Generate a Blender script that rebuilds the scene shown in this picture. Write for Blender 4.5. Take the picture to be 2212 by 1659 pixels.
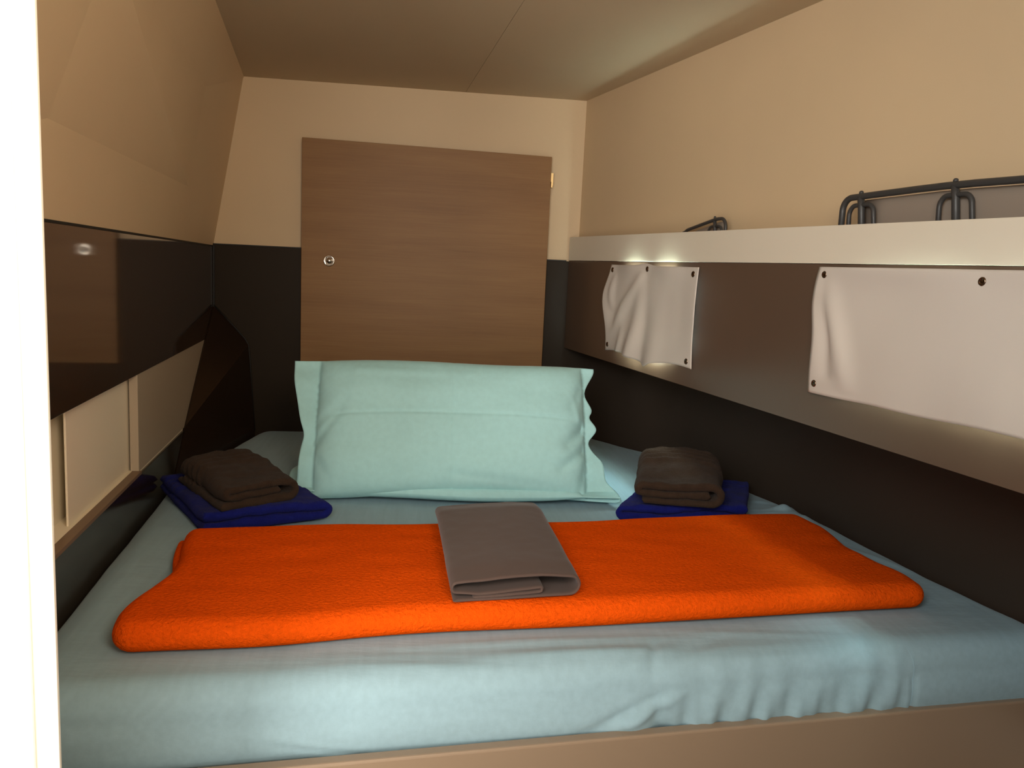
import bpy, bmesh, math, random
from math import sin, cos, pi, sqrt, radians as R
from mathutils import Vector, Matrix, noise
random.seed(7)
for o in list(bpy.data.objects): bpy.data.objects.remove(o)
S = bpy.context.scene
EZ = 1.35                                   # eye height above the floor; coordinates below are relative to the eye
def P(x, y, z): return Vector((x, y, z + EZ))

# ---------------------------------------------------------------- camera
cd = bpy.data.cameras.new('camera'); cam = bpy.data.objects.new('camera', cd); S.collection.objects.link(cam)
yaw, pit, rol = 0.114569, 0.140132, 0.047047
f = Vector((sin(yaw)*cos(pit), cos(yaw)*cos(pit), -sin(pit)))
r = Vector((cos(yaw), -sin(yaw), 0)); u = r.cross(f)
r2 = cos(rol)*r + sin(rol)*u; u2 = -sin(rol)*r + cos(rol)*u
m = Matrix((( r2.x, u2.x, -f.x, 0), (r2.y, u2.y, -f.y, 0), (r2.z, u2.z, -f.z, EZ), (0, 0, 0, 1)))
cam.matrix_world = m
cd.sensor_width = 36; cd.lens = 1767.3/2212*36; cd.clip_start = 0.02
S.camera = cam

# ---------------------------------------------------------------- light
S.view_settings.view_transform = 'Standard'; S.view_settings.look = 'None'
S.view_settings.gamma = 1; S.view_settings.use_curve_mapping = False
S.view_settings.exposure = 1.0
w = bpy.data.worlds.new('world'); S.world = w; w.use_nodes = True
bg = w.node_tree.nodes['Background']; bg.inputs[0].default_value = (1.0, .84, .66, 1); bg.inputs[1].default_value = .165
def area(name, loc, target, sx, sy, power, col, spread=180):
    l = bpy.data.lights.new(name, 'AREA'); l.shape = 'RECTANGLE'; l.size = sx; l.size_y = sy; l.energy = power; l.color = col
    l.spread = R(spread)
    o = bpy.data.objects.new(name, l); S.collection.objects.link(o); o.location = P(*loc)
    d = P(*target) - P(*loc); o.rotation_euler = d.to_track_quat('-Z', 'Y').to_euler()
    return o
area('doorway_daylight', (-.05, -.80, -.08), (0.15, 2.6, -.15), 1.0, 1.1, 7.6, (1.0, .90, .77))
area('hatch_daylight', (-.45, -.1, .30), (.25, 1.7, -.6), .35, .35, 1.0, (.86, .95, 1.0))
area('wall_fill', (.30, -.02, .34), (-.50, 1.10, .24), .40, .40, 3.7, (1.0, .83, .63), 130)  # added fill light, brightens the near part of the left sloping wall
area('wall_fill', (-.22, -.10, .36), (.94, 1.25, .20), .40, .40, 3.3, (.97, 1.0, 1.0), 130)  # added fill light for the right wall and covers, no real lamp
area('jamb_fill', (-.48, .28, -.1), (-.44, .7, -.1), .16, 1.5, 3.2, (1.0, .93, .84), 100)  # added strip light close to the door trim, burns it out to white

# ---------------------------------------------------------------- materials
def mat(name, col, rough=.6, metal=0, spec=.5, coat=0, sheen=0, bump=None, var=None, emit=None, trans=None):
    mm = bpy.data.materials.new(name); mm.use_nodes = True; nt = mm.node_tree; N = nt.nodes; L = nt.links
    b = N['Principled BSDF']
    b.inputs['Base Color'].default_value = (*col, 1); b.inputs['Roughness'].default_value = rough
    b.inputs['Metallic'].default_value = metal; b.inputs['Specular IOR Level'].default_value = spec
    b.inputs['Coat Weight'].default_value = coat; b.inputs['Coat Roughness'].default_value = .05
    b.inputs['Sheen Weight'].default_value = sheen; b.inputs['Sheen Roughness'].default_value = .4
    tc = N.new('ShaderNodeTexCoord')
    def noi(scale, detail=4, stretch=(1, 1, 1), rot=(0, 0, 0)):
        mp = N.new('ShaderNodeMapping'); mp.inputs['Scale'].default_value = stretch; mp.inputs['Rotation'].default_value = rot
        n = N.new('ShaderNodeTexNoise'); n.inputs['Scale'].default_value = scale; n.inputs['Detail'].default_value = detail
        L.new(tc.outputs['Object'], mp.inputs[0]); L.new(mp.outputs[0], n.inputs[0]); return n
    if var:                                                  # (scale, amount, stretch)
        n = noi(var[0], 5, var[2] if len(var) > 2 else (1, 1, 1))
        mx = N.new('ShaderNodeMix'); mx.data_type = 'RGBA'
        a = var[1]
        mx.inputs['A'].default_value = (*[c*(1-a) for c in col], 1); mx.inputs['B'].default_value = (*[min(1, c*(1+a)) for c in col], 1)
        rp = N.new('ShaderNodeMapRange'); rp.inputs[1].default_value = .3; rp.inputs[2].default_value = .7
        L.new(n.outputs['Fac'], rp.inputs[0]); L.new(rp.outputs[0], mx.inputs['Factor']); L.new(mx.outputs['Result'], b.inputs['Base Color'])
    prev = None
    for bb in (bump or []):                                  # (scale, strength, distance, stretch, detail)
        n = noi(bb[0], bb[4] if len(bb) > 4 else 4, bb[3] if len(bb) > 3 else (1, 1, 1))
        bp = N.new('ShaderNodeBump'); bp.inputs['Strength'].default_value = bb[1]; bp.inputs['Distance'].default_value = bb[2]
        L.new(n.outputs['Fac'], bp.inputs['Height'])
        if prev: L.new(prev.outputs[0], bp.inputs['Normal'])
        prev = bp
    if prev: L.new(prev.outputs[0], b.inputs['Normal'])
    if emit:
        b.inputs['Emission Color'].default_value = (*emit[0], 1); b.inputs['Emission Strength'].default_value = emit[1]
    if trans:
        t = N.new('ShaderNodeBsdfTranslucent'); t.inputs[0].default_value = (*col, 1)
        ms = N.new('ShaderNodeMixShader'); ms.inputs[0].default_value = trans
        L.new(b.outputs[0], ms.inputs[1]); L.new(t.outputs[0], ms.inputs[2]); L.new(ms.outputs[0], N['Material Output'].inputs[0])
    return mm
M = {}
M['cream'] = mat('cream wall vinyl', (.645, .485, .300), .55, bump=[(260, .06, .001)], var=(2.5, .03))
M['ceil'] = mat('ceiling vinyl', (.55, .44, .29), .65, bump=[(300, .08, .001)], var=(2, .03))
M['shelf'] = mat('cream lacquer', (.72, .65, .53), .34, spec=.4)
M['door'] = mat('cream sliding door', (.44, .36, .265), .4, spec=.4)
M['niche'] = mat('pale locker lining', (.86, .77, .60), .5, spec=.3)
M['brown'] = mat('glossy brown laminate', (.06, .037, .024), .07, spec=1.0, coat=1)
M['brownR'] = mat('satin brown laminate', (.105, .067, .045), .28, spec=.5)
M['darkR'] = mat('dark brown hull lining', (.043, .031, .023), .5, spec=.2, bump=[(500, .12, .001)])
M['dark'] = mat('dark brown leatherette', (.023, .0145, .0075), .5, spec=.15, bump=[(500, .12, .001)])
M['darkgloss'] = mat('dark glossy brown panel', (.03, .018, .011), .12, spec=.9)
M['gusset'] = mat('dark semi gloss brown panel', (.022, .012, .007), .30, spec=.35)
M['seam'] = mat('black seam', (.006, .005, .004), .6)
M['white'] = mat('white painted door trim', (.86, .82, .72), .4)
M['board'] = mat('brown bed board laminate', (.30, .215, .145), .35, spec=.45)
M['sill'] = mat('brown sill edge', (.20, .125, .075), .45)
M['floor'] = mat('brown floor board', (.16, .09, .05), .5, var=(6, .2, (1, .1, 1)))
M['chrome'] = mat('chrome', (.75, .72, .68), .12, metal=1)
M['brass'] = mat('brass', (.75, .55, .28), .3, metal=1)
M['snap'] = mat('bronze snap', (.20, .14, .10), .22, metal=1)
M['tube'] = mat('dark grey tube', (.045, .043, .042), .42, spec=.4)
M['mesh'] = mat('grey pocket mesh', (.27, .215, .17), .8)
M['cover'] = mat('off-white canvas', (.62, .56, .50), .8, spec=.2, bump=[(900, .15, .0006)], trans=.02)
M['pane'] = mat('daylit porthole pane', (.8, .85, .85), .2, emit=((.74, 1.0, .98), 42))
M['pane2'] = mat('dim daylit porthole pane', (.8, .85, .85), .2, emit=((.74, 1.0, .98), 16))
M['sheet'] = mat('pale blue cotton sheet', (.305, .45, .515), .8, spec=.15, sheen=.1,
                 bump=[(9, .10, .02, (1, 3, 1)), (700, .12, .0006, (1, .15, 1)), (700, .12, .0006, (.15, 1, 1))], var=(90, .05, (1, .08, 1)))
M['pillow'] = mat('aqua cotton pillowcase', (.40, .69, .70), .8, spec=.15, sheen=.15,
                  bump=[(700, .10, .0006, (1, .15, 1)), (700, .10, .0006, (.15, 1, 1))], var=(70, .03))
M['orange'] = mat('orange fleece', (.84, .092, .004), 1.0, spec=.0, sheen=.0,
                  bump=[(170, .9, .004), (600, .8, .002)], var=(150, .10))
M['brownT'] = mat('brown terry', (.044, .0275, .0185), 1, spec=.02, sheen=.06, bump=[(420, .8, .003), (1300, .6, .001)], var=(60, .12))
M['blueT'] = mat('royal blue terry', (.011, .015, .15), 1, spec=.02, sheen=.05, bump=[(420, .8, .003), (1300, .6, .001)], var=(60, .12))
M['mauve'] = mat('mauve brown cotton', (.098, .065, .054), .85, spec=.15, sheen=.15, bump=[(1200, .12, .0005), (14, .12, .01)])
def wood():
    mm = bpy.data.materials.new('oak laminate'); mm.use_nodes = True; nt = mm.node_tree; N = nt.nodes; L = nt.links; b = N['Principled BSDF']
    tc = N.new('ShaderNodeTexCoord')
    mp = N.new('ShaderNodeMapping'); mp.inputs['Scale'].default_value = (1.3, 1, 110)
    mp2 = N.new('ShaderNodeMapping'); mp2.inputs['Scale'].default_value = (.8, 1, 9)
    n1 = N.new('ShaderNodeTexNoise'); n1.inputs['Scale'].default_value = 4; n1.inputs['Detail'].default_value = 8; n1.inputs['Roughness'].default_value = .65; n1.inputs['Distortion'].default_value = .25
    n2 = N.new('ShaderNodeTexNoise'); n2.inputs['Scale'].default_value = 2.2; n2.inputs['Detail'].default_value = 5; n2.inputs['Distortion'].default_value = .6
    L.new(tc.outputs['Object'], mp.inputs[0]); L.new(tc.outputs['Object'], mp2.inputs[0]); L.new(mp.outputs[0], n1.inputs[0]); L.new(mp2.outputs[0], n2.inputs[0])
    ad = N.new('ShaderNodeMath'); ad.operation = 'ADD'; L.new(n1.outputs['Fac'], ad.inputs[0]); L.new(n2.outputs['Fac'], ad.inputs[1])
    cr = N.new('ShaderNodeValToRGB'); e = cr.color_ramp.elements
    e[0].position = .30; e[0].color = (.215, .100, .031, 1); e[1].position = .70; e[1].color = (.305, .160, .056, 1)
    hf = N.new('ShaderNodeMath'); hf.operation = 'MULTIPLY'; hf.inputs[1].default_value = .5
    L.new(ad.outputs[0], hf.inputs[0]); L.new(hf.outputs[0], cr.inputs[0]); L.new(cr.outputs[0], b.inputs['Base Color'])
    b.inputs['Roughness'].default_value = .5; b.inputs['Specular IOR Level'].default_value = .35
    return mm
M['wood'] = wood()

# ---------------------------------------------------------------- mesh helpers
C = S.collection
def link(name, bm, material, parent=None, smooth=False, bevel=0):
    bmesh.ops.recalc_face_normals(bm, faces=bm.faces[:])
    me = bpy.data.meshes.new(name); bm.to_mesh(me); bm.free()
    me.materials.append(M[material] if isinstance(material, str) else material)
    o = bpy.data.objects.new(name, me); C.objects.link(o)
    if smooth:
        for p in me.polygons: p.use_smooth = True
    if parent:
        o.parent = parent; o.matrix_parent_inverse = Matrix.Identity(4)
        o.location = -parent.location
    if bevel:
        b = o.modifiers.new('bevel', 'BEVEL'); b.width = bevel; b.segments = 3; b.limit_method = 'ANGLE'; b.harden_normals = False
    return o
def empty(name, loc, label, cat, group=None):
    o = bpy.data.objects.new(name, None); C.objects.link(o); o.location = P(*loc); tag(o, label, cat, group); return o
def tag(o, label, cat, group=None):
    o['label'] = label; o['category'] = cat
    if group: o['group'] = group
    return o
def struct(name, bm, material, **k):
    o = link(name, bm, material, **k); o['kind'] = 'structure'; return o
def prism(bm, poly, off):
    """closed solid: polygon (eye coordinates) pushed along the vector off"""
    a = [bm.verts.new(P(*p)) for p in poly]; off = Vector(off)
    b = [bm.verts.new(P(*p) + off) for p in poly]; n = len(a)
    bm.faces.new(a); bm.faces.new(b[::-1])
    for i in range(n): bm.faces.new((a[i], a[(i+1) % n], b[(i+1) % n], b[i]))
def box(bm, x0, x1, y0, y1, z0, z1): prism(bm, [(x0, y0, z0), (x1, y0, z0), (x1, y0, z1), (x0, y0, z1)], (0, y1-y0, 0))
def new(): return bmesh.new()
def tube(bm, pts, rad, seg=12, closed=False):
    pts = [Vector(p) for p in pts]; n = len(pts); rings = []
    up = None
    for i, p in enumerate(pts):
        t = (pts[min(i+1, n-1)] - pts[max(i-1, 0)]).normalized()
        if up is None:
            up = Vector((0, 0, 1)) if abs(t.z) < .9 else Vector((1, 0, 0))
        a = t.cross(up).normalized(); b = a.cross(t).normalized(); up = b
        rings.append([bm.verts.new(p + (a*cos(2*pi*k/seg) + b*sin(2*pi*k/seg))*rad) for k in range(seg)])
    for i in range(n-1):
        for k in range(seg):
            bm.faces.new((rings[i][k], rings[i][(k+1) % seg], rings[i+1][(k+1) % seg], rings[i+1][k]))
    bm.faces.new(rings[0][::-1]); bm.faces.new(rings[-1])
def lathe(bm, prof, origin, axis, seg=28):
    axis = Vector(axis).normalized(); a = axis.orthogonal().normalized(); b = axis.cross(a); o = P(*origin); rings = []
    for rr, h in prof:
        rings.append([bm.verts.new(o + axis*h + (a*cos(2*pi*k/seg)+b*sin(2*pi*k/seg))*max(rr, 1e-5)) for k in range(seg)])
    for i in range(len(rings)-1):
        for k in range(seg): bm.faces.new((rings[i][k], rings[i][(k+1) % seg], rings[i+1][(k+1) % seg], rings[i+1][k]))
    bm.faces.new(rings[0][::-1]); bm.faces.new(rings[-1])
def smoothcurve(pts, n=8):
    pts = [Vector(p) for p in pts]; out = []
    for i in range(len(pts)-1):
        p0, p1, p2, p3 = pts[max(i-1, 0)], pts[i], pts[i+1], pts[min(i+2, len(pts)-1)]
        for k in range(n):
            t = k/n
            out.append(.5*((2*p1)+(-p0+p2)*t+(2*p0-5*p1+4*p2-p3)*t*t+(-p0+3*p1-3*p2+p3)*t**3))
    out.append(pts[-1]); return out
def interp(tab, x):
    if x <= tab[0][0]: return tab[0][1]
    for (a, b), (c, d) in zip(tab, tab[1:]):
        if x <= c: t = (x-a)/(c-a); return b+(d-b)*t
    return tab[-1][1]
def sst(a, b, x):
    t = min(1, max(0, (x-a)/(b-a))); return t*t*(3-2*t)
def gauss(x, s): return math.exp(-(x/s)**2)
def nz(x, y, z, s=1): return noise.noise(Vector((x*s, y*s, z*s)))

XL = lambda y: -.705 + .08*(2.9-y)            # left side wall, plan
XF = lambda y: .51 + .1685*(2.9-y)            # face of the right overhead shelf and band
XC = lambda y: .548 + .23*(2.9-y)             # right upper wall
RB = smoothcurve([(3.0, .56, 0), (2.9, .625, 0), (2.75, .715, 0), (2.596, .829, 0), (2.386, .908, 0), (2.15, .975, 0), (1.95, 1.022, 0), (1.69, 1.062, 0), (1.326, 1.128, 0), (1.0, 1.19, 0)], 6)
RBT = [(v.x, v.y) for v in RB][::-1]
XR = lambda y: interp(RBT, y)                 # right lower wall at mattress height, plan
MZ = -.597                                    # mattress top
NEAR = .72                                    # partition the door trim stands on

# ---------------------------------------------------------------- the cabin shell
b = new(); box(b, -1.6, 1.9, -1.2, 3.1, -1.39, -1.35); struct('floor', b, 'floor')
def seamx(y): return .205 + (y-1.891)*(-.0766)
b = new(); prism(b, [(-.9, .4, .586), (seamx(.4)-.0005, .4, .586), (seamx(3.0)-.0005, 3.0, .586), (-.9, 3.0, .586)], (0, 0, .012)); struct('ceiling', b, 'ceil')
b = new(); prism(b, [(seamx(.4)+.0005, .4, .586), (1.5, .4, .586), (1.5, 3.0, .586), (seamx(3.0)+.0005, 3.0, .586)], (0, 0, .012)); struct('ceiling', b, 'ceil')
b = new(); prism(b, [(-.9, .4, .5985), (1.5, .4, .5985), (1.5, 3.0, .5985), (-.9, 3.0, .5985)], (0, 0, .02)); struct('ceiling', b, 'seam')
b = new(); box(b, -.9, 1.2, 2.9, 2.96, -1.35, .586); struct('wall_back', b, 'cream')
# left upper panel leans in towards the ceiling
b = new()
y0, y1 = .74, 2.93
def XT(y): return -.605 + .13*(2.9-y)
prism(b, [(XL(y0), y0, .046), (XL(y1), y1, .030), (XT(y1), y1, .586), (XT(y0), y0, .586)], (-.03, 0, 0)); struct('wall_left', b, 'cream')
b = new(); prism(b, [(XC(.4), .4, -.255), (XC(3.0), 3.0, -.255), (XC(3.0), 3.0, .586), (XC(.4), .4, .586)], (.03, 0, 0)); struct('wall_right', b, 'cream')
# curved lower wall on the right, under the band
b = new(); cols = []
ys = [.4 + i*.05 for i in range(53)]
for y in ys:
    lean = .035
    cols.append([b.verts.new(P(XR(y)-.045+.05*k/6, y, -.255 + (-.80+.255)*k/6)) for k in range(7)])
for i in range(len(ys)-1):
    for k in range(6): b.faces.new((cols[i][k], cols[i+1][k], cols[i+1][k+1], cols[i][k+1]))
g = bmesh.ops.extrude_face_region(b, geom=b.faces[:]); bmesh.ops.translate(b, verts=[v for v in g['geom'] if isinstance(v, bmesh.types.BMVert)], vec=(.02, 0, 0))
struct('wall_right', b, 'darkR', smooth=True)
# partition by the entrance and its white trim
b = new(); box(b, -1.3, -.345, NEAR+.006, NEAR+.035, -1.35, .9); struct('wall_front', b, 'white')
b = new(); box(b, -.52, -.3085, NEAR-.006, NEAR+.0, -1.35, .9)
box(b, -.52, -.3275, NEAR-.012, NEAR-.006, -1.35, .9); struct('door_1', b, 'white', bevel=.0018)

b = new(); box(b, .32, 1.5, -.08, -.04, -1.35, .9); struct('wall_front', b, 'cream')  # added out-of-view blocker, shades the right end of board and sheet
# ---------------------------------------------------------------- brown panelling
b = new(); box(b, -.72, .68, 2.888, 2.8995, -.85, .034)
tag(link('wall_panel', b, 'dark', bevel=.002), 'dark brown panel across the back wall, behind the oak hatch', 'wall panel')
b = new(); box(b, -.71, .505, 2.8865, 2.8995, .0335, .0375); struct('trim_1', b, 'seam')
b = new(); prism(b, [(XL(.74), .74, -.274), (XL(2.89), 2.89, -.274), (XL(2.89), 2.89, .027), (XL(.74), .74, .043)], (-.018, 0, 0))
tag(link('wall_panel', b, 'brown', bevel=.001), 'glossy brown band on the left wall above the white locker', 'wall panel')
b = new(); prism(b, [(XL(.74)+.0015, .74, .0425), (XL(2.89)+.0015, 2.89, .0265), (XL(2.89)+.0015, 2.89, .031), (XL(.74)+.0015, .74, .047)], (-.01, 0, 0)); struct('trim_2', b, 'seam')
b = new(); box(b, XL(2.88)+.001, XL(2.88)+.006, 2.8835, 2.8885, -.18, .03); struct('trim_3', b, 'seam')
b = new(); prism(b, [(XL(.74), .74, -.80), (XL(2.89), 2.89, -.80), (XL(2.89), 2.89, -.504), (XL(.74), .74, -.504)], (-.018, 0, 0))
tag(link('wall_panel', b, 'darkgloss'), 'dark glossy strip of panel on the left wall between mattress and locker', 'wall panel')
# corner gusset
G = dict(A=(-.7005, 2.886, -.173), B=(-.584, 2.882, -.300), Cc=(-.563, 2.882, -.592), D=(-.652, 2.263, -.60), E=(-.664, 2.406, -.493), C2=(-.563, 2.882, -.80), D2=(-.640, 2.263, -.80))
b = new(); vv = {k: b.verts.new(P(*p)) for k, p in G.items()}
for t in (('A', 'B', 'E'), ('B', 'Cc', 'E'), ('Cc', 'D', 'E'), ('Cc', 'C2', 'D2', 'D')): b.faces.new([vv[k] for k in t])
bmesh.ops.subdivide_edges(b, edges=b.edges[:], cuts=5, use_grid_fill=True)
g = bmesh.ops.extrude_face_region(b, geom=b.faces[:]); bmesh.ops.translate(b, verts=[v for v in g['geom'] if isinstance(v, bmesh.types.BMVert)], vec=(-.012, .012, 0))
gus = tag(link('corner_panel', b, 'gusset'), 'dark brown facetted panel cutting off the left rear corner above the mattress', 'wall panel')
b = new(); tube(b, [P(*q) for q in [(-.700, 2.884, -.17), (-.640, 2.882, -.232), (-.597, 2.881, -.280), (-.584, 2.880, -.302), (-.579, 2.880, -.36), (-.5635, 2.880, -.60)]], .0022, 8)
link('piping', b, 'seam', gus, smooth=True)

# ---------------------------------------------------------------- wall locker with sliding doors
lk = empty('wall_locker', (XL(1.6), 1.6, -.5), 'pale cream recessed locker with sliding doors in the left wall', 'locker')
b = new()
prism(b, [(XL(.80)-.052, .80, -.50), (XL(2.86)-.052, 2.86, -.50), (XL(2.86)-.052, 2.86, -.27), (XL(.80)-.052, .80, -.27)], (-.01, 0, 0))
prism(b, [(XL(.80)-.052, .80, -.506), (XL(2.86)-.052, 2.86, -.506), (XL(2.86)-.006, 2.86, -.506), (XL(.80)-.006, .80, -.506)], (0, 0, .008))
prism(b, [(XL(.80)-.052, .80, -.274), (XL(2.86)-.052, 2.86, -.274), (XL(2.86)-.02, 2.86, -.274), (XL(.80)-.02, .80, -.274)], (0, 0, .008))
link('carcass', b, 'niche', lk)
def slab(y0, y1, off, th, z0=-.498, z1=-.274):
    b = new(); prism(b, [(XL(y0)-off, y0, z0), (XL(y1)-off, y1, z0), (XL(y1)-off, y1, z1), (XL(y0)-off, y0, z1)], (-th, 0, 0)); return b
link('sliding_door', slab(1.90, 2.86, .003, .019), 'door', lk, bevel=.001)
link('sliding_door', slab(1.50, 2.3, .026, .004), 'niche', lk, bevel=.001)
b = new(); prism(b, [(XL(.76)+.002, .76, -.505), (XL(1.905)+.002, 1.905, -.505), (XL(1.905)+.002, 1.905, -.497), (XL(.76)+.002, .76, -.497)], (-.02, 0, 0))
link('sill', b, 'sill', lk, bevel=.0008)

# ---------------------------------------------------------------- oak hatch on the back wall
ht = empty('wooden_hatch', (.01, 2.88, -.36), 'oak laminate hatch panel standing against the back wall with a round catch', 'hatch')
b = new(); prism(b, [(-.408, 2.866, -.372), (.433, 2.866, -.372), (.431, 2.866, .386), (-.410, 2.866, .399)], (0, .018, 0)); link('panel', b, 'wood', ht, bevel=.0012)
b = new(); lathe(b, [(.0185, -.002), (.0195, .0), (.0195, .0025), (.0165, .0045), (.0145, .0035), (.0135, .0015), (.0, .0012)], (-.316, 2.8665, -.003), (0, -1, 0)); ca = link('catch', b, 'chrome', ht, smooth=True)
ca['label'] = 'round chrome push catch'
b = new(); lathe(b, [(.0095, .0), (.0105, .006), (.0098, .0095), (.006, .012), (0, .0128)], (-.315, 2.8665, -.003), (0, -1, 0)); link('button', b, 'chrome', ca, smooth=True).location = (0, 0, 0)
for o in bpy.data.objects:
    if o.name == 'button': o.location = -ca.location - ht.location
b = new(); box(b, .4325, .4375, 2.862, 2.884, .283, .302); box(b, .4325, .4405, 2.872, 2.8875, .290, .3325)
h = link('hinge', b, 'brass', ht); h['label'] = 'small brass hinge leaf'

# ---------------------------------------------------------------- right overhead shelf, band, porthole covers
sh = empty('overhead_shelf', (XF(2.9), 2.9, .037), 'long cream shelf with a raised front lip along the right wall', 'shelf')
b = new(); ya, yb = .45, 2.885
prism(b, [(XF(ya), ya, .036), (XF(yb), yb, .037), (XF(yb), yb, .1185), (XF(ya), ya, .098)], (.016, 0, 0)); link('front_lip', b, 'shelf', sh, bevel=.0006)
b = new(); prism(b, [(XF(ya)+.014, ya, .036), (XF(yb)+.014, yb, .037), (XC(yb)+.01, yb, .037), (XC(ya)+.01, ya, .036)], (0, 0, .012)); link('shelf_board', b, 'shelf', sh)
b = new(); prism(b, [(XF(ya)+.001, ya, -.274), (XF(2.884)+.001, 2.884, -.272), (XF(2.884)+.001, 2.884, .0355), (XF(ya)+.001, ya, .0355)], (.016, 0, 0))
prism(b, [(XF(ya)+.002, ya, -.272), (XF(2.884)+.002, 2.884, -.272), (XR(2.884)-.04, 2.884, -.272), (XR(2.4)-.04, 2.4, -.272), (XR(1.8)-.04, 1.8, -.272), (XR(ya)-.04, ya, -.272)], (0, 0, .012))
tag(link('wall_panel', b, 'brownR'), 'brown band under the cream shelf on the right, with two white covers', 'wall panel')

NB = Vector((-1, -.1685, 0)).normalized()     # outwards from the band
def onband(y, z, d=0): return P(XF(y), y, z) + NB*d
def pane(name, ya, yb, z0, z1, m='pane'):
    b = new(); n = 24; ring = []
    cy, cz, hy, hz = (ya+yb)/2, (z0+z1)/2, (yb-ya)/2, (z1-z0)/2
    for k in range(4*n):
        t = 2*pi*k/(4*n); c, s = cos(t), sin(t); e = .45
        ring.append(onband(cy+hy*math.copysign(abs(c)**e, c), cz+hz*math.copysign(abs(s)**e, s), .0004))
    v = [b.verts.new(q) for q in ring]; v2 = [b.verts.new(q - NB*.004) for q in ring]; b.faces.new(v)
    for i in range(len(v)): b.faces.new((v[i], v[(i+1) % len(v)], v2[(i+1) % len(v)], v2[i]))
    struct(name, b, m)
pane('window_1', 2.03, 2.41, -.205, .012)
pane('window_2', .86, 1.42, -.175, -.002, 'pane2')

def cover(name, ya, yb, za, zb, za2, zb2, bulge, snaps, label, edge):
    """ya far side, yb near side; za/zb top/bottom at the far side, za2/zb2 near side"""
    root = empty(name, (XF((ya+yb)/2), (ya+yb)/2, (za+zb)/2), label, 'porthole cover', 'porthole covers on the right wall')
    nu, nv = 90, 44; b = new(); grid = []
    for j in range(nv+1):
        row = []
        v = j/nv
        for i in range(nu+1):
            uu = i/nu; du, dv, d = edge(uu, v)
            y = ya + (yb-ya)*(uu+du); z = (za+(za2-za)*uu)*(1-v) + (zb+(zb2-zb)*uu)*v + dv
            row.append(b.verts.new(onband(y, z, .0035 + bulge(uu, v) + d)))
        grid.append(row)
    for j in range(nv):
        for i in range(nu): b.faces.new((grid[j][i], grid[j][i+1], grid[j+1][i+1], grid[j+1][i]))
    o = link('cloth', b, 'cover', root, smooth=True); s = o.modifiers.new('thick', 'SOLIDIFY'); s.thickness = .0011
    # stitched hem, a thin raised line
    b = new(); ins = .035
    pts = []
    for k in range(101):
        uu = k/100; du, dv, d = edge(uu, .045); y = ya+(yb-ya)*(uu+du)
        z = (za+(za2-za)*uu)*.955+(zb+(zb2-zb)*uu)*.045+dv; pts.append(onband(y, z, .0037+bulge(uu, .045)+d))
    tube(b, pts, .0004, 5)
    pts = []
    for k in range(101):
        uu = k/100; du, dv, d = edge(uu, .955); y = ya+(yb-ya)*(uu+du)
        z = (za+(za2-za)*uu)*.045+(zb+(zb2-zb)*uu)*.955+dv; pts.append(onband(y, z, .0037+bulge(uu, .955)+d))
    tube(b, pts, .0004, 5); link('hem', b, 'cover', root)
    for uu, v, rr in snaps:
        du, dv, d = edge(uu, v); y = ya+(yb-ya)*(uu+du); z = (za+(za2-za)*uu)*(1-v)+(zb+(zb2-zb)*uu)*v+dv
        q = onband(y, z, .0042+bulge(uu, v)+d); b = new()
        lathe(b, [(rr, -.003), (rr, .0008), (rr*.86, .0022), (rr*.6, .0022), (rr*.5, .0012), (rr*.3, .0012), (0, .0018)], (q.x, q.y, q.z-EZ), NB, 20)
        link('snap', b, 'snap', root, smooth=True)
    return root
def ridge(px, py, ax, ay, bx, by, wdt):
    dx, dy = bx-ax, by-ay; L2 = dx*dx+dy*dy; t = ((px-ax)*dx+(py-ay)*dy)/L2
    t = min(1, max(0, t)); return gauss(math.hypot(px-ax-t*dx, py-ay-t*dy), wdt), t
def bulge_s(uu, v):
    a = .0
    top = gauss(v, .16)
    a += .010*top*(sin(2*pi*min(1, max(0, (uu-.06)/.86)))**2 if .06 < uu < .92 else 0)*.8
    g, t = ridge(uu, v, .45, .06, .05, .86, .045); a += .012*g*sin(pi*min(1, t*.95+.05))
    g, t = ridge(uu, v, .47, .05, .50, 1.0, .05); a -= .0045*g
    g, t = ridge(uu, v, .47, .07, .36, 1.0, .07); a += .016*g*(t**.6)
    g, t = ridge(uu, v, .60, .10, .62, 1.0, .09); a += .010*g*t
    g, t = ridge(uu, v, .22, .55, .20, 1.0, .035); a += .007*g*t
    g, t = ridge(uu, v, .085, .08, .10, .55, .03); a += .008*g*sin(pi*t)
    a += .010*sst(.5, 1, v)*sin(pi*uu)**1.0
    a += .012*sst(.12, .0, uu)*sin(pi*v)
    a += .004*sst(.85, 1, uu)*sin(pi*v)
    a += .0015*nz(uu*3, v*3, 2)
    return max(0, a)
def edge_s(uu, v):
    du = -.055*sst(.5, 0, uu)*(gauss(v-.35, .22) - .25*gauss(v-.8, .15)) ; dv = 0
    du += -.02*v*(1-uu) + .0*uu
    dv += .006*gauss(uu-.45, .07)*(1-v) - .012*v*gauss(uu-.56, .06) + .006*v*sin(uu*9)
    return du, dv, 0
cover('porthole_cover', 2.485, 1.945, .026, -.238, .024, -.228, bulge_s,
      [(.035, .06, .0078), (.47, .055, .0078), (.955, .07, .0078), (.035, .93, .0078), (.955, .94, .0078)],
      'small creased off-white cloth cover snapped over the far porthole', edge_s)
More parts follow.
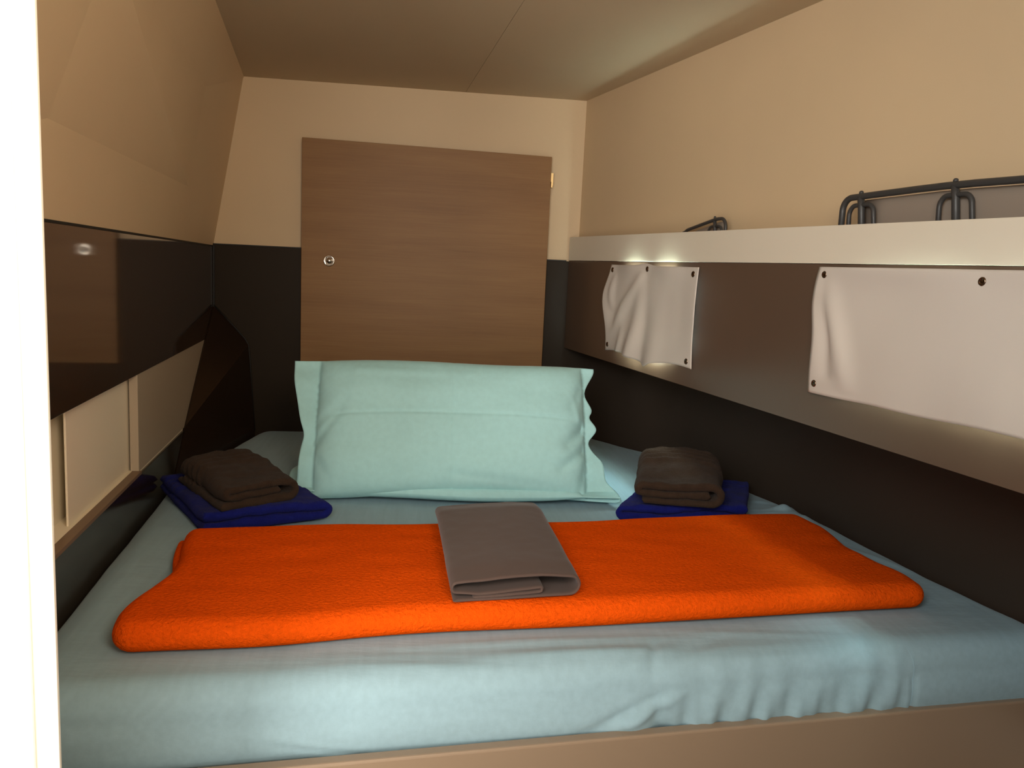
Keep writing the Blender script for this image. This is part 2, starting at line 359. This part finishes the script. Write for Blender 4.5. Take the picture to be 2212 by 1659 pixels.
def bulge_b(uu, v):
    a = .0
    a += .008*gauss(v, .12)*abs(sin(2*pi*uu))
    g, t = ridge(uu, v, .03, .07, .16, 1.0, .035); a += .010*g*sin(pi*min(1, t+.05))**.7
    g, t = ridge(uu, v, .03, .07, .07, .85, .02); a -= .003*g
    a += .009*sst(.3, 1, v)*sin(pi*min(1, max(0, uu)))**.5 + .0008*sst(.3, 1, v)*sin(uu*26)
    a += .006*sin(pi*uu)*sin(pi*v) + .003*nz(uu*4, v*2, 5)
    a += .008*sst(.06, .0, uu)*sin(pi*v)
    return max(0, a)
def edge_b(uu, v):
    return .02*sst(.2, 0, uu)*(-gauss(v-.30, .2)*.5+gauss(v-.55, .3)*.6), -.0012*v*sin(uu*20)*sst(.05, .3, uu), 0
cover('porthole_cover', 1.487, .74, .030, -.208, .030, -.190, bulge_b,
      [(.028, .06, .0068), (.50, .075, .0068), (.972, .06, .0068), (.028, .92, .0068), (.972, .92, .0068)],
      'large smooth off-white cloth cover snapped over the near porthole', edge_b)

# ---------------------------------------------------------------- tubular racks on the shelf
def plane_pt(y, z): return P(.57 + .1685*(2.9-y), y, z)
def rack(yL, yR, zt, zb, sup, rad, label, lean=0):
    root = empty('tubular_rack', (plane_pt((yL+yR)/2, 0).x, (yL+yR)/2, .048), label, 'rack', 'tubular racks on the right shelf')
    def q(y, z, o=0): return plane_pt(y, z) + Vector((lean*(z-zb)+o, 0, 0))
    rc = min(.024, abs(yL-yR)*.16); pts = [q(yL, zb)]
    for k in range(9): t = pi/2*k/8; pts.append(q(yL - rc*(1-cos(t)), zt(yL) - rc + rc*sin(t)))
    for k in range(1, 12): y = yL-rc+(yR+rc-(yL-rc))*k/12; pts.append(q(y, zt(y)))
    for k in range(9): t = pi/2*(1-k/8); pts.append(q(yR + rc*(1-cos(t)), zt(yR) - rc + rc*sin(t)))
    pts.append(q(yR, zb))
    b = new(); tube(b, pts, rad, 14); link('frame', b, 'tube', root, smooth=True)
    b = new(); tube(b, [q(yL-.012, zb+.004), q(yR+.012, zb+.004)], rad*.8, 10); link('bottom_rail', b, 'tube', root, smooth=True)
    b = new(); n = 10; gr = []
    for i in range(n+1):
        y = yL - rc*1.2 + (yR+rc*1.2 - yL + rc*1.2)*i/n
        gr.append([b.verts.new(q(y, zb+(zt(y)-.006-zb)*j/6, .014)) for j in range(7)])
    for i in range(n):
        for j in range(6): b.faces.new((gr[i][j], gr[i+1][j], gr[i+1][j+1], gr[i][j+1]))
    o = link('fabric_panel', b, 'mesh', root, smooth=True); s = o.modifiers.new('s', 'SOLIDIFY'); s.thickness = .002; o['label'] = 'taut grey fabric panel'
    for ys in sup:
        b = new(); z1 = zt(ys)
        tube(b, [q(ys, z1-.001), q(ys-.004, z1-.02), q(ys-.018, zb)], rad*1.05, 12)
        lathe(b, [(rad*.7, 0), (rad*.7, .004), (rad*.4, .006), (0, .0065)], tuple(q(ys, z1+rad*.7)-Vector((0, 0, EZ))), (0, 0, 1), 12)
        link('support', b, 'tube', root, smooth=True)
        b = new(); hw = .030; ztp = z1-.016; pp = [q(ys+hw-.006, zb)]
        for k in range(7): t = pi/2*k/6; pp.append(q(ys+hw - hw*.55*(1-cos(t))-.002, ztp-.018+.018*sin(t)))
        for k in range(7): t = pi/2*(1-k/6); pp.append(q(ys-hw + hw*.55*(1-cos(t))-.008, ztp-.018+.018*sin(t)))
        pp.append(q(ys-hw-.022, zb)); tube(b, pp, rad*.72, 10); link('inner_loop', b, 'tube', root, smooth=True)
    return root
rack(1.530, .80, lambda y: .166 - .012*max(0, (1.25-y))/.45*.9 - .003*max(0, y-1.3)/.2, .052, (1.482, 1.262, .90), .0060, 'long dark grey tubular rack on the cream shelf above the large cover')
rack(2.185, 1.955, lambda y: .145 - .03*max(0, y-2.0)/.2, .052, (2.01,), .0042, 'small dark grey tubular rack on the cream shelf above the small cover')

# ---------------------------------------------------------------- bed base, mattress
def FY(x): return 1.083 + .100*(x+.474)          # front line of the mattress
bb = empty('bed_base', (.3, 1.2, -1.35), 'beige brown front board of the built-in berth under the mattress', 'bed base')
def skew(bm, y0o, y1o, z0, z1, xa=-.60, xb=1.32):
    prism(bm, [(xa, FYB(xa)+y0o, z0), (xb, FYB(xb)+y0o, z0), (xb, FYB(xb)+y0o, z1), (xa, FYB(xa)+y0o, z1)], (0, y1o-y0o, 0))
def FYB(x): return 1.128 + .119*x
b = new(); skew(b, -.030, -.008, -1.35, -.703, -.563, 1.15); link('front_board', b, 'board', bb, bevel=.004)
b = new(); skew(b, -.008, .03, -.730, -.7165, -.56, 1.14); link('rim', b, 'board', bb)
b = new(); prism(b, [(-.50, FYB(-.5)+.03, -.74), (1.10, FYB(1.1)+.03, -.74), (.95, 2.2, -.74), (.6, 2.88, -.74), (-.55, 2.88, -.74), (-.60, 2.2, -.74)], (0, 0, .0235)); link('slat_board', b, 'board', bb)

b = new()
NU, NV = 260, 190
RAD = .045
def left_x(y): return (XL(y) + .004) if y < 2.263 else (-.648 + (.092)*(y-2.263)/(2.882-2.263))
def crease(x, y, tab):
    s = 0
    for (ax, ay, bx, by, wd, amp) in tab:
        g, t = ridge(x, y, ax, ay, bx, by, wd); s += amp*g*sin(pi*min(1, max(0, t*.9+.05)))
    return s
CR = [(-.05, 1.22, .50, 1.26, .010, .0035), (.10, 1.19, .45, 1.215, .012, .004), (.22, 1.12, .42, 1.20, .012, .006), (.33, 1.15, .55, 1.27, .014, -.003),
      (.0, 1.29, .55, 1.33, .012, .002), (.36, 1.13, .40, 1.24, .008, -.006), (.45, 1.19, .75, 1.215, .008, .004), (.74, 1.22, .80, 1.30, .006, .003),
      (.90, 1.95, 1.02, 2.02, .022, .010), (.86, 1.93, 1.0, 1.90, .012, .006), (.95, 2.02, 1.0, 1.80, .02, .012), (.88, 1.99, .99, 1.97, .012, .006), (.98, 1.72, 1.06, 1.55, .01, .004), (.84, 1.90, .99, 1.84, .007, .004), (.86, 1.97, .99, 1.93, .006, .004), (.90, 2.08, .97, 2.06, .008, .005), (.40, 1.28, .75, 1.26, .008, .0025), (-.2, 1.17, .3, 1.16, .008, .002),
      (-.35, 1.24, .1, 1.30, .012, .0015), (-.3, 1.18, .15, 1.20, .010, .0015)]
def msurf(x, y):
    z = MZ + .004*nz(x, y, 0, 3.0) + .0016*nz(x*2, y*6, 3, 2.0)
    z += crease(x, y, CR)
    z += -.008*gauss(x-.3, .5)*gauss(y-2.0, .4)
    return z
def frontwave(x, d):
    """how far the hanging front bulges out, d = 0 at the top bend, 1 at the hem"""
    a = .006*sin(pi*d) + .003*nz(x*4, d*2, 1)
    gz = sst(.36, .42, x)*sst(.86, .80, x)
    a += gz*(.0045*sin(x*95+1.6*sin(x*23)+d*3.0)*(.35+.65*d)) + gz*.0025*sin(x*210+1)*d
    a += -.010*gauss(x-.385-.01*d, .012)*sst(0, .5, d) + .008*gauss(x-.35, .02)*d
    a += .006*gauss(x-.30-.14*(1-d), .02)*sin(pi*d) - .005*gauss(x-.26-.14*(1-d), .02)*sin(pi*d)
    a += .005*gauss(x+.30-.22*d, .03)*sst(.2, 1, d) - .006*gauss(x+.35-.28*d, .022)*sst(.3, 1, d)
    a += -.006*gauss(x-.845, .004)*sst(.0, .2, d)
    return a
rows = []
nf = 26
for j in range(nf+NV+1):
    row = []
    for i in range(NU+1):
        a = i/NU
        if j < nf:                                    # front face and the top bend
            d = 1-j/nf
            x = -.568 + a*(1.140+.568)
            H = .118
            if d > .38:
                k = (d-.38)/.62; yy = FY(x)-frontwave(x, k); zz = -RAD - (H-RAD)*k
            else:
                k = d/.38*pi/2; yy = FY(x)+RAD-RAD*sin(k)-frontwave(x, 0)*sin(k); zz = -RAD+RAD*cos(k)
            z = MZ + zz + (msurf(x, yy+.0)-MZ)*(1-sst(.1, .5, d))
            row.append(b.verts.new(P(x, yy, z)))
        else:
            t = ((j-nf)/NV); x0 = -.568 + a*(1.140+.568); ys = FY(x0)+RAD; y = ys + (2.878-ys)*t
            # slide x from the front spacing to the wall-to-wall spacing
            xl, xr = left_x(y), XR(y)-.012
            xw = xl + (xr-xl)*a; q = sst(0, .06, t); x = x0*(1-q)+xw*q
            y = min(y, 2.878)
            ed = min((x-xl), (xr-x), (2.878-y)); rr = .018
            drop = (rr - sqrt(max(0, rr*rr-(rr-min(rr, max(0, ed)))**2)))
            if x-xl < .06: drop += .016*gauss(x-xl, .03)
            row.append(b.verts.new(P(x, y, msurf(x, y)-drop)))
    rows.append(row)
for j in range(len(rows)-1):
    for i in range(NU): b.faces.new((rows[j][i], rows[j][i+1], rows[j+1][i+1], rows[j+1][i]))
bnd = [rows[0][i] for i in range(NU+1)] + [rows[j][NU] for j in range(1, len(rows))] + [rows[-1][i] for i in range(NU-1, -1, -1)] + [rows[j][0] for j in range(len(rows)-2, 0, -1)]
low = [b.verts.new(Vector((v.co.x, v.co.y + (.0 if v.co.y > 1.3 else .02), EZ-.7155))) for v in bnd]
for i in range(len(bnd)): b.faces.new((bnd[i], bnd[(i+1) % len(bnd)], low[(i+1) % len(bnd)], low[i]))
b.faces.new(low)
mt = tag(link('mattress', b, 'sheet', smooth=True), 'wide berth mattress in a fitted pale blue sheet filling the cabin', 'mattress')
b = new(); pts = []
for k in range(40):
    t = k/39
    if t < .45: d = 1-t/.45; yy = FY(.845)-frontwave(.845, d)-.0005; pts.append(P(.845, yy, MZ-RAD-(.118-RAD)*d))
    else:
        d = (t-.45)/.55*pi/2; yy = FY(.845)+RAD-RAD*cos(d)-.0005; pts.append(P(.845-.02*(1-cos(d)), yy, MZ-RAD+RAD*sin(d)+.0006))
tube(b, pts, .0007, 6); link('sheet_seam', b, 'sheet', mt, smooth=True)

# ---------------------------------------------------------------- folded textiles
def bil(c, uu, v):
    a, b_, c_, d = [Vector(p) for p in c]    # front-left, front-right, back-right, back-left
    return (a*(1-uu)+b_*uu)*(1-v) + (d*(1-uu)+c_*uu)*v
def resample(pts, n):
    pts = [Vector(p) for p in pts]; L = [0]
    for a, c in zip(pts, pts[1:]): L.append(L[-1]+(c-a).length)
    out = []
    for k in range(n):
        s = L[-1]*k/(n-1); i = 0
        while i < len(L)-2 and L[i+1] < s: i += 1
        t = (s-L[i])/max(1e-9, L[i+1]-L[i]); out.append(pts[i].lerp(pts[i+1], min(1, max(0, t))))
    return out
def arc(cx, cy, rr, a0, a1, n=10): return [(cx+rr*cos(R(a0+(a1-a0)*k/n)), cy+rr*sin(R(a0+(a1-a0)*k/n))) for k in range(n+1)]
def folded(name, material, profile, W, t, corners, z0, label, cat, group, NL=60, NP=150, rise=lambda u_, v: 1, ribs=None, rough=.0015, soft=.02, mirror=False, endr=None, dome=0):
    """profile: centre line of the cloth layers (u across, w up), run along v"""
    cl = resample([Vector((p[0], p[1])) for p in profile], NP)
    if mirror: cl = [Vector((W-p.x, p.y)) for p in cl]
    nrm = []
    for i in range(NP):
        tg = (cl[min(i+1, NP-1)]-cl[max(i-1, 0)]).normalized(); nrm.append(Vector((-tg.y, tg.x)))
    Lv = (bil(corners, .5, 1)-bil(corners, .5, 0)).length
    e = endr or t*.5
    vs = []
    for k in range(8): a = pi/2*k/8; vs.append((e*(1-cos(a))/Lv, sin(a)))
    for k in range(NL+1): vs.append((e/Lv + (1-2*e/Lv)*k/NL, 1))
    for k in range(7, -1, -1): a = pi/2*k/8; vs.append((1-e*(1-cos(a))/Lv, sin(a)))
    b = new(); rings = []
    for v, sc in vs:
        sc = max(sc, .12); ring = []
        for side in (1, -1):
            rg = range(NP) if side == 1 else range(NP-1, -1, -1)
            for i in rg:
                endt = min(1, sqrt(max(.0, 1-(1-min(1, min(i, NP-1-i)/4))**2)) + .25)
                h = t*.48*sc*endt
                if ribs and ribs(v) != 0: h += ribs(v)
                p = cl[i]+nrm[i]*h*side
                uu = p.x/W; w_ = p.y
                q = bil(corners, uu, v)
                w_ = w_*(1+dome*(1-(2*min(1, max(0, uu))-1)**2)*sst(.0, .4, v))
                # soft irregularity
                n1 = nz(q.x, q.y, w_*2, 9)*rough*2.2 + nz(q.x, q.y, w_*2, 34)*rough*.8 + nz(q.x, q.y, w_, 210)*rough*.22
                q = Vector((q.x + soft*.16*nz(v*3, w_*20, 7, 1), q.y + soft*.25*nz(uu*3, w_*18, 3, 1), 0))
                ring.append(b.verts.new(P(q.x, q.y, z0 + max(.0005, w_*rise(uu, v) + n1*sst(0, .02, w_)))))
        rings.append(ring)
    n = 2*NP
    for a, c in zip(rings, rings[1:]):
        for k in range(n): b.faces.new((a[k], a[(k+1) % n], c[(k+1) % n], c[k]))
    for ring in (rings[0], rings[-1]):
        for i in range(NP-1): b.faces.new((ring[i], ring[i+1], ring[n-2-i], ring[n-1-i]))
    o = link(name, b, material, smooth=True); tag(o, label, cat, group); return o
def spiral(W, t, gapr=.0, flap=.14, start=.06):
    """bottom layer, round the right fold, back over the top, round the left fold, middle layer"""
    p = [(start*W, t*.5), (W-1.5*t, t*.5)]
    p += arc(W-1.5*t, 1.5*t, t*1.0, -90, 90, 14)[1:]
    p += arc(t, 2.0*t, t*.5, 90, 270, 10)
    p += [(W*(1-flap)-t, t*1.5)]
    return p
def ufold(W, t, start=.02, end=.02):
    return [(W-W*start, t*.5), (.5*t+t*.5, t*.5)] + arc(t, t, t*.5, 270, 90, 12)[1:] + [(W-W*end, t*1.5)]
TOPZ = MZ + .004
def ribsf(v0, v1, n, amp): return lambda v: (amp*(.5-.5*cos(2*pi*n*(v-v0)/(v1-v0))) if v0 < v < v1 else 0)

# orange fleece: two thick folded layers across the bed
BL, BR_, FR_, FL_ = (-.470, 1.655, 0), (.912, 1.815, 0), (.950, 1.350, 0), (-.423, 1.183, 0)
def bedge(uu, v):
    q = bil((FL_, FR_, BR_, BL), uu, v)
    q.x += -.022*sst(.15, 0, uu)*gauss(v-.15, .2) + .018*sst(.2, 0, uu)*gauss(v-.55, .25) + .012*sst(.8, 1, uu)*(gauss(v-.75, .15) - gauss(v-.45, .2) + gauss(v-.15, .14)*.8)
    q.y += .010*gauss(uu-.33, .12)*(1-v) - .008*gauss(uu-.15, .08)*(1-v) + .006*sin(uu*9)*v - .010*gauss(uu-.62, .1)*v
    return q
b = new()
def quilt(b, h, z0, fn, nu=240, nv=90, rr=None, lump=.002, seed=0):
    rr = rr or h*.5; top, bot = [], []
    q0 = fn(0, .5); q1 = fn(1, .5); Lx = (q1-q0).length; Ly = (fn(.5, 1)-fn(.5, 0)).length
    def par(n, L):
        k = [rr/L*(1-cos(pi/2*i/6)) for i in range(6)]; mid = [rr/L+(1-2*rr/L)*i/n for i in range(n+1)]; return k+mid+[1-a for a in reversed(k)]
    U, V_ = par(nu, Lx), par(nv, Ly)
    for v in V_:
        rt, rb = [], []
        for uu in U:
            q = fn(uu, v); dx = min(uu, 1-uu)*Lx; dy = min(v, 1-v)*Ly
            cx = 1-min(1, dx/rr); cy = 1-min(1, dy/rr); hy = math.hypot(cx, cy)
            if cx > 0 and cy > 0:                            # round the corner in plan
                mx = max(cx, cy); cx, cy = cx*mx/hy, cy*mx/hy
                u1, v1 = (1-cx)*rr/Lx, (1-cy)*rr/Ly
                q = fn(u1 if uu < .5 else 1-u1, v1 if v < .5 else 1-v1)
            s = sqrt(max(0, 1-min(1, cx*cx+cy*cy)))
            hh = h*.5
            l = lump*(nz(q.x, q.y, seed, 4)+.6*nz(q.x, q.y*2, seed+4, 9))
            rt.append(b.verts.new(P(q.x, q.y, z0(q.x, q.y)+hh+hh*s+l*s))); rb.append(b.verts.new(P(q.x, q.y, z0(q.x, q.y)+hh-hh*s)))
        top.append(rt); bot.append(rb)
    for g_ in (top, bot):
        for j in range(len(V_)-1):
            for i in range(len(U)-1): b.faces.new((g_[j][i], g_[j][i+1], g_[j+1][i+1], g_[j+1][i]))
    bmesh.ops.remove_doubles(b, verts=b.verts[:], dist=.00001)
quilt(b, .022, lambda x, y: TOPZ, lambda uu, v: bedge(uu, v)+Vector((-.012*(1-uu)*sst(.25, .8, v) + .010-.075*uu, .022*(1-v)-.006*v, 0)), lump=.0, seed=1, rr=.010)
quilt(b, .050, lambda x, y: TOPZ-.001+.002*max(0, nz(x, 0, 4, 3)), lambda uu, v: bedge(uu, v)+Vector((.012*(1-uu)*sst(.25, .75, v), 0, 0)), lump=.0035, rr=.028)
tag(link('fleece_blanket', b, 'orange', smooth=True), 'bright orange fleece blanket folded flat across the mattress', 'blanket')
BZ = TOPZ+.051

folded('folded_sheet', 'mauve', [(.03*.22, .0035), (.205, .0035)] + arc(.2125, .019, .0155, -90, 90, 12) + [(.16, .0385), (.09, .039), (.014, .0345)] + arc(.012, .026, .0085, 90, 250, 8)[1:] + [(.05, .0125), (.09, .0145), (.155, .018)] + arc(.157, .0145, .0042, 80, -80, 5) + [(.09, .0085), (.04, .0075)],
       .228, .0062, ((.060, 1.262, 0), (.280, 1.297, 0), (.268, 1.735, 0), (.042, 1.690, 0)), BZ, 'mauve brown bed sheet folded into a bundle on the orange blanket', 'bed sheet', None,
       NP=190, rise=lambda uu, v: 1+.10*sst(.0, .15, v)-.18*sst(.85, 1, v), rough=.0008, soft=.012, endr=.006)

t = .0165
folded('bath_towel', 'blueT', spiral(.36, t, flap=.06, start=.03)[0:0] + ufold(.36, .0215), .36, .0215, ((.478, 1.868, 0), (.822, 1.880, 0), (.925, 2.125, 0), (.640, 2.165, 0)), TOPZ,
       'royal blue towel under the brown towel to the right of the pillow', 'towel', 'blue towels on the mattress', rise=lambda uu, v: 1.0-.12*v, ribs=ribsf(.45, .95, 5, .0035), rough=.0045, soft=.035, dome=.12)
folded('bath_towel', 'blueT', ufold(.30, .0225), .30, .0225, ((-.452, 1.735, 0), (-.185, 1.865, 0), (-.39, 2.175, 0), (-.640, 2.07, 0)), TOPZ,
       'royal blue towel under the brown towel to the left of the pillow', 'towel', 'blue towels on the mattress', rise=lambda uu, v: 1.05-.15*v, ribs=ribsf(.6, .95, 4, .0035), rough=.0045, soft=.035, mirror=True, dome=.12)
folded('hand_towel', 'brownT', spiral(.205, .0185, flap=.07, start=.10), .205, .0185, ((.524, 1.872, 0), (.735, 1.828, 0), (.805, 2.085, 0), (.610, 2.135, 0)), TOPZ+.0445,
       'brown towel folded on the blue towel to the right of the pillow', 'towel', 'brown towels on the blue towels', rise=lambda uu, v: 1.0+.60*sst(0, .75, v)-.25*sst(.75, 1, v), ribs=ribsf(.40, .90, 5, .0042), rough=.0045, soft=.035, dome=.13)
folded('hand_towel', 'brownT', spiral(.19, .0175, flap=.18, start=-.02), .19, .0175, ((-.408, 1.752, 0), (-.262, 1.862, 0), (-.418, 2.085, 0), (-.565, 1.990, 0)), TOPZ+.0455,
       'brown towel folded on the blue towel to the left of the pillow', 'towel', 'brown towels on the blue towels', rise=lambda uu, v: 1.0+.22*sst(0, .7, v)-.15*sst(.8, 1, v), ribs=ribsf(.5, .93, 4, .0042), rough=.0045, soft=.035, dome=.13)

# ---------------------------------------------------------------- pillows
def pillow(name, W, H, T, place, label, fl_l, fl_r, crs, seed, squash=1):
    b = new(); NX, NY = 170, 96; top, bot = [], []
    for j in range(NY+1):
        v = -1+2*j/NY; rt, rb = [], []
        for i in range(NX+1):
            s = -1+2*i/NX                                  # -1..1 across, flanges outside |s| > core
            le, re = fl_l(v), fl_r(v)                      # outer edge, metres
            x = le+(re-le)*(s+1)/2
            cl_, cr_ = -W/2, W/2
            k = (x-(cl_+cr_)/2)/((cr_-cl_)/2)
            inside = max(0, 1-abs(k)**5) if abs(k) < 1 else 0
            th = T*.5*(inside**.45)*(max(0, 1-abs(v)**4.0)**.5)
            y = v*H/2 - .016*max(0, v)**2*(1-min(1, abs(k))**4)*(.6+.4*sin(k*3+.8)) + .010*sin(k*2.2+seed)*abs(v)**3
            wv = .004*sin(v*11+seed)*sst(.86, 1.12, abs(k)) + .005*nz(x*3, v*2, seed, 1.5)
            wr = crs(x, y, k, v)*sst(0, .12, inside)
            mn = .0016
            rt.append(b.verts.new(place(x, y, th+mn*.5+wv+wr))); rb.append(b.verts.new(place(x, y, -th*squash-mn*.5+wv)))
        top.append(rt); bot.append(rb)
    for g_ in (top, bot):
        for j in range(NY):
            for i in range(NX): b.faces.new((g_[j][i], g_[j][i+1], g_[j+1][i+1], g_[j+1][i]))
    for j in range(NY):
        b.faces.new((top[j][0], top[j+1][0], bot[j+1][0], bot[j][0])); b.faces.new((top[j][NX], top[j+1][NX], bot[j+1][NX], bot[j][NX]))
    for i in range(NX):
        b.faces.new((top[0][i], top[0][i+1], bot[0][i+1], bot[0][i])); b.faces.new((top[NY][i], top[NY][i+1], bot[NY][i+1], bot[NY][i]))
    return tag(link(name, b, 'pillow', smooth=True), label, 'pillow', 'pillows at the head of the berth')
def placer(c, ang, tw):
    ca, sa = cos(ang), sin(ang); ct, st = cos(tw), sin(tw)
    def f_(x, y, n):
        xx, yy = x*ct-y*st, x*st+y*ct
        return P(c[0]+xx, c[1]+yy*ca-n*sa, c[2]+yy*sa+n*ca)
    return f_
FLL = [(-1, -.385), (-.87, -.389), (-.55, -.388), (-.32, -.386), (-.14, -.381), (.05, -.391), (.25, -.400), (.66, -.415), (1, -.419)]
FRR = [(-1, .430), (-.96, .443), (-.83, .427), (-.70, .404), (-.465, .396), (-.29, .372), (-.157, .363), (.016, .384), (.195, .367), (.335, .375), (.58, .356), (.90, .383), (1, .385)]
def cr1(x, y, k, v):
    a = -.0032*gauss(y-.012-.012*cos(x*4), .004)*sst(.95, .8, abs(k))            # ironed fold lines
    a += -.0022*gauss(x-.0, .0035)*sst(.3, .1, y)
    for (ax, ay, bx, by, wd, am) in ((.345, .0, .30, -.05, .016, -.017), (.345, -.06, .28, -.115, .013, -.013), (.34, .11, .31, .05, .010, -.005), (.35, -.10, .33, -.17, .010, -.009), (.33, .02, .315, .08, .008, .004),
                                     (-.345, .0, -.28, .045, .014, -.007), (-.345, -.05, -.29, .02, .012, -.008), (-.33, .12, -.27, .10, .014, -.003), (-.34, -.10, -.31, -.15, .012, -.005), (.0, -.135, .25, -.16, .010, -.004), (-.25, .14, .05, .13, .012, .003)):
        g, t_ = ridge(x, y, ax, ay, bx, by, wd); a += am*g*(1-.6*t_)
    return a + .0012*nz(x, y, 1, 22)
SMF = lambda tab: [(q.x, q.y) for q in smoothcurve([(a, c, 0) for a, c in tab], 5)]
FLS, FRS = SMF(FLL), SMF(FRR)
pillow('pillow', .70, .37, .135, placer((.092, 2.1156, -.4227), R(62), R(0)), 'aqua pillow propped upright in front, its flanged ends crumpled',
       lambda v: interp(FLS, v), lambda v: interp(FRS, v), cr1, 1.3, squash=.5)
pillow('pillow', .68, .44, .075, placer((.09, 2.228, -.558), R(4), R(-.8)), 'lower aqua pillow lying flat underneath, only its edge showing',
       lambda v: -.41+.01*sin(v*5), lambda v: .435+.008*sin(v*4), lambda x, y, k, v: .001*nz(x, y, 3, 15), 4.1, squash=.8)
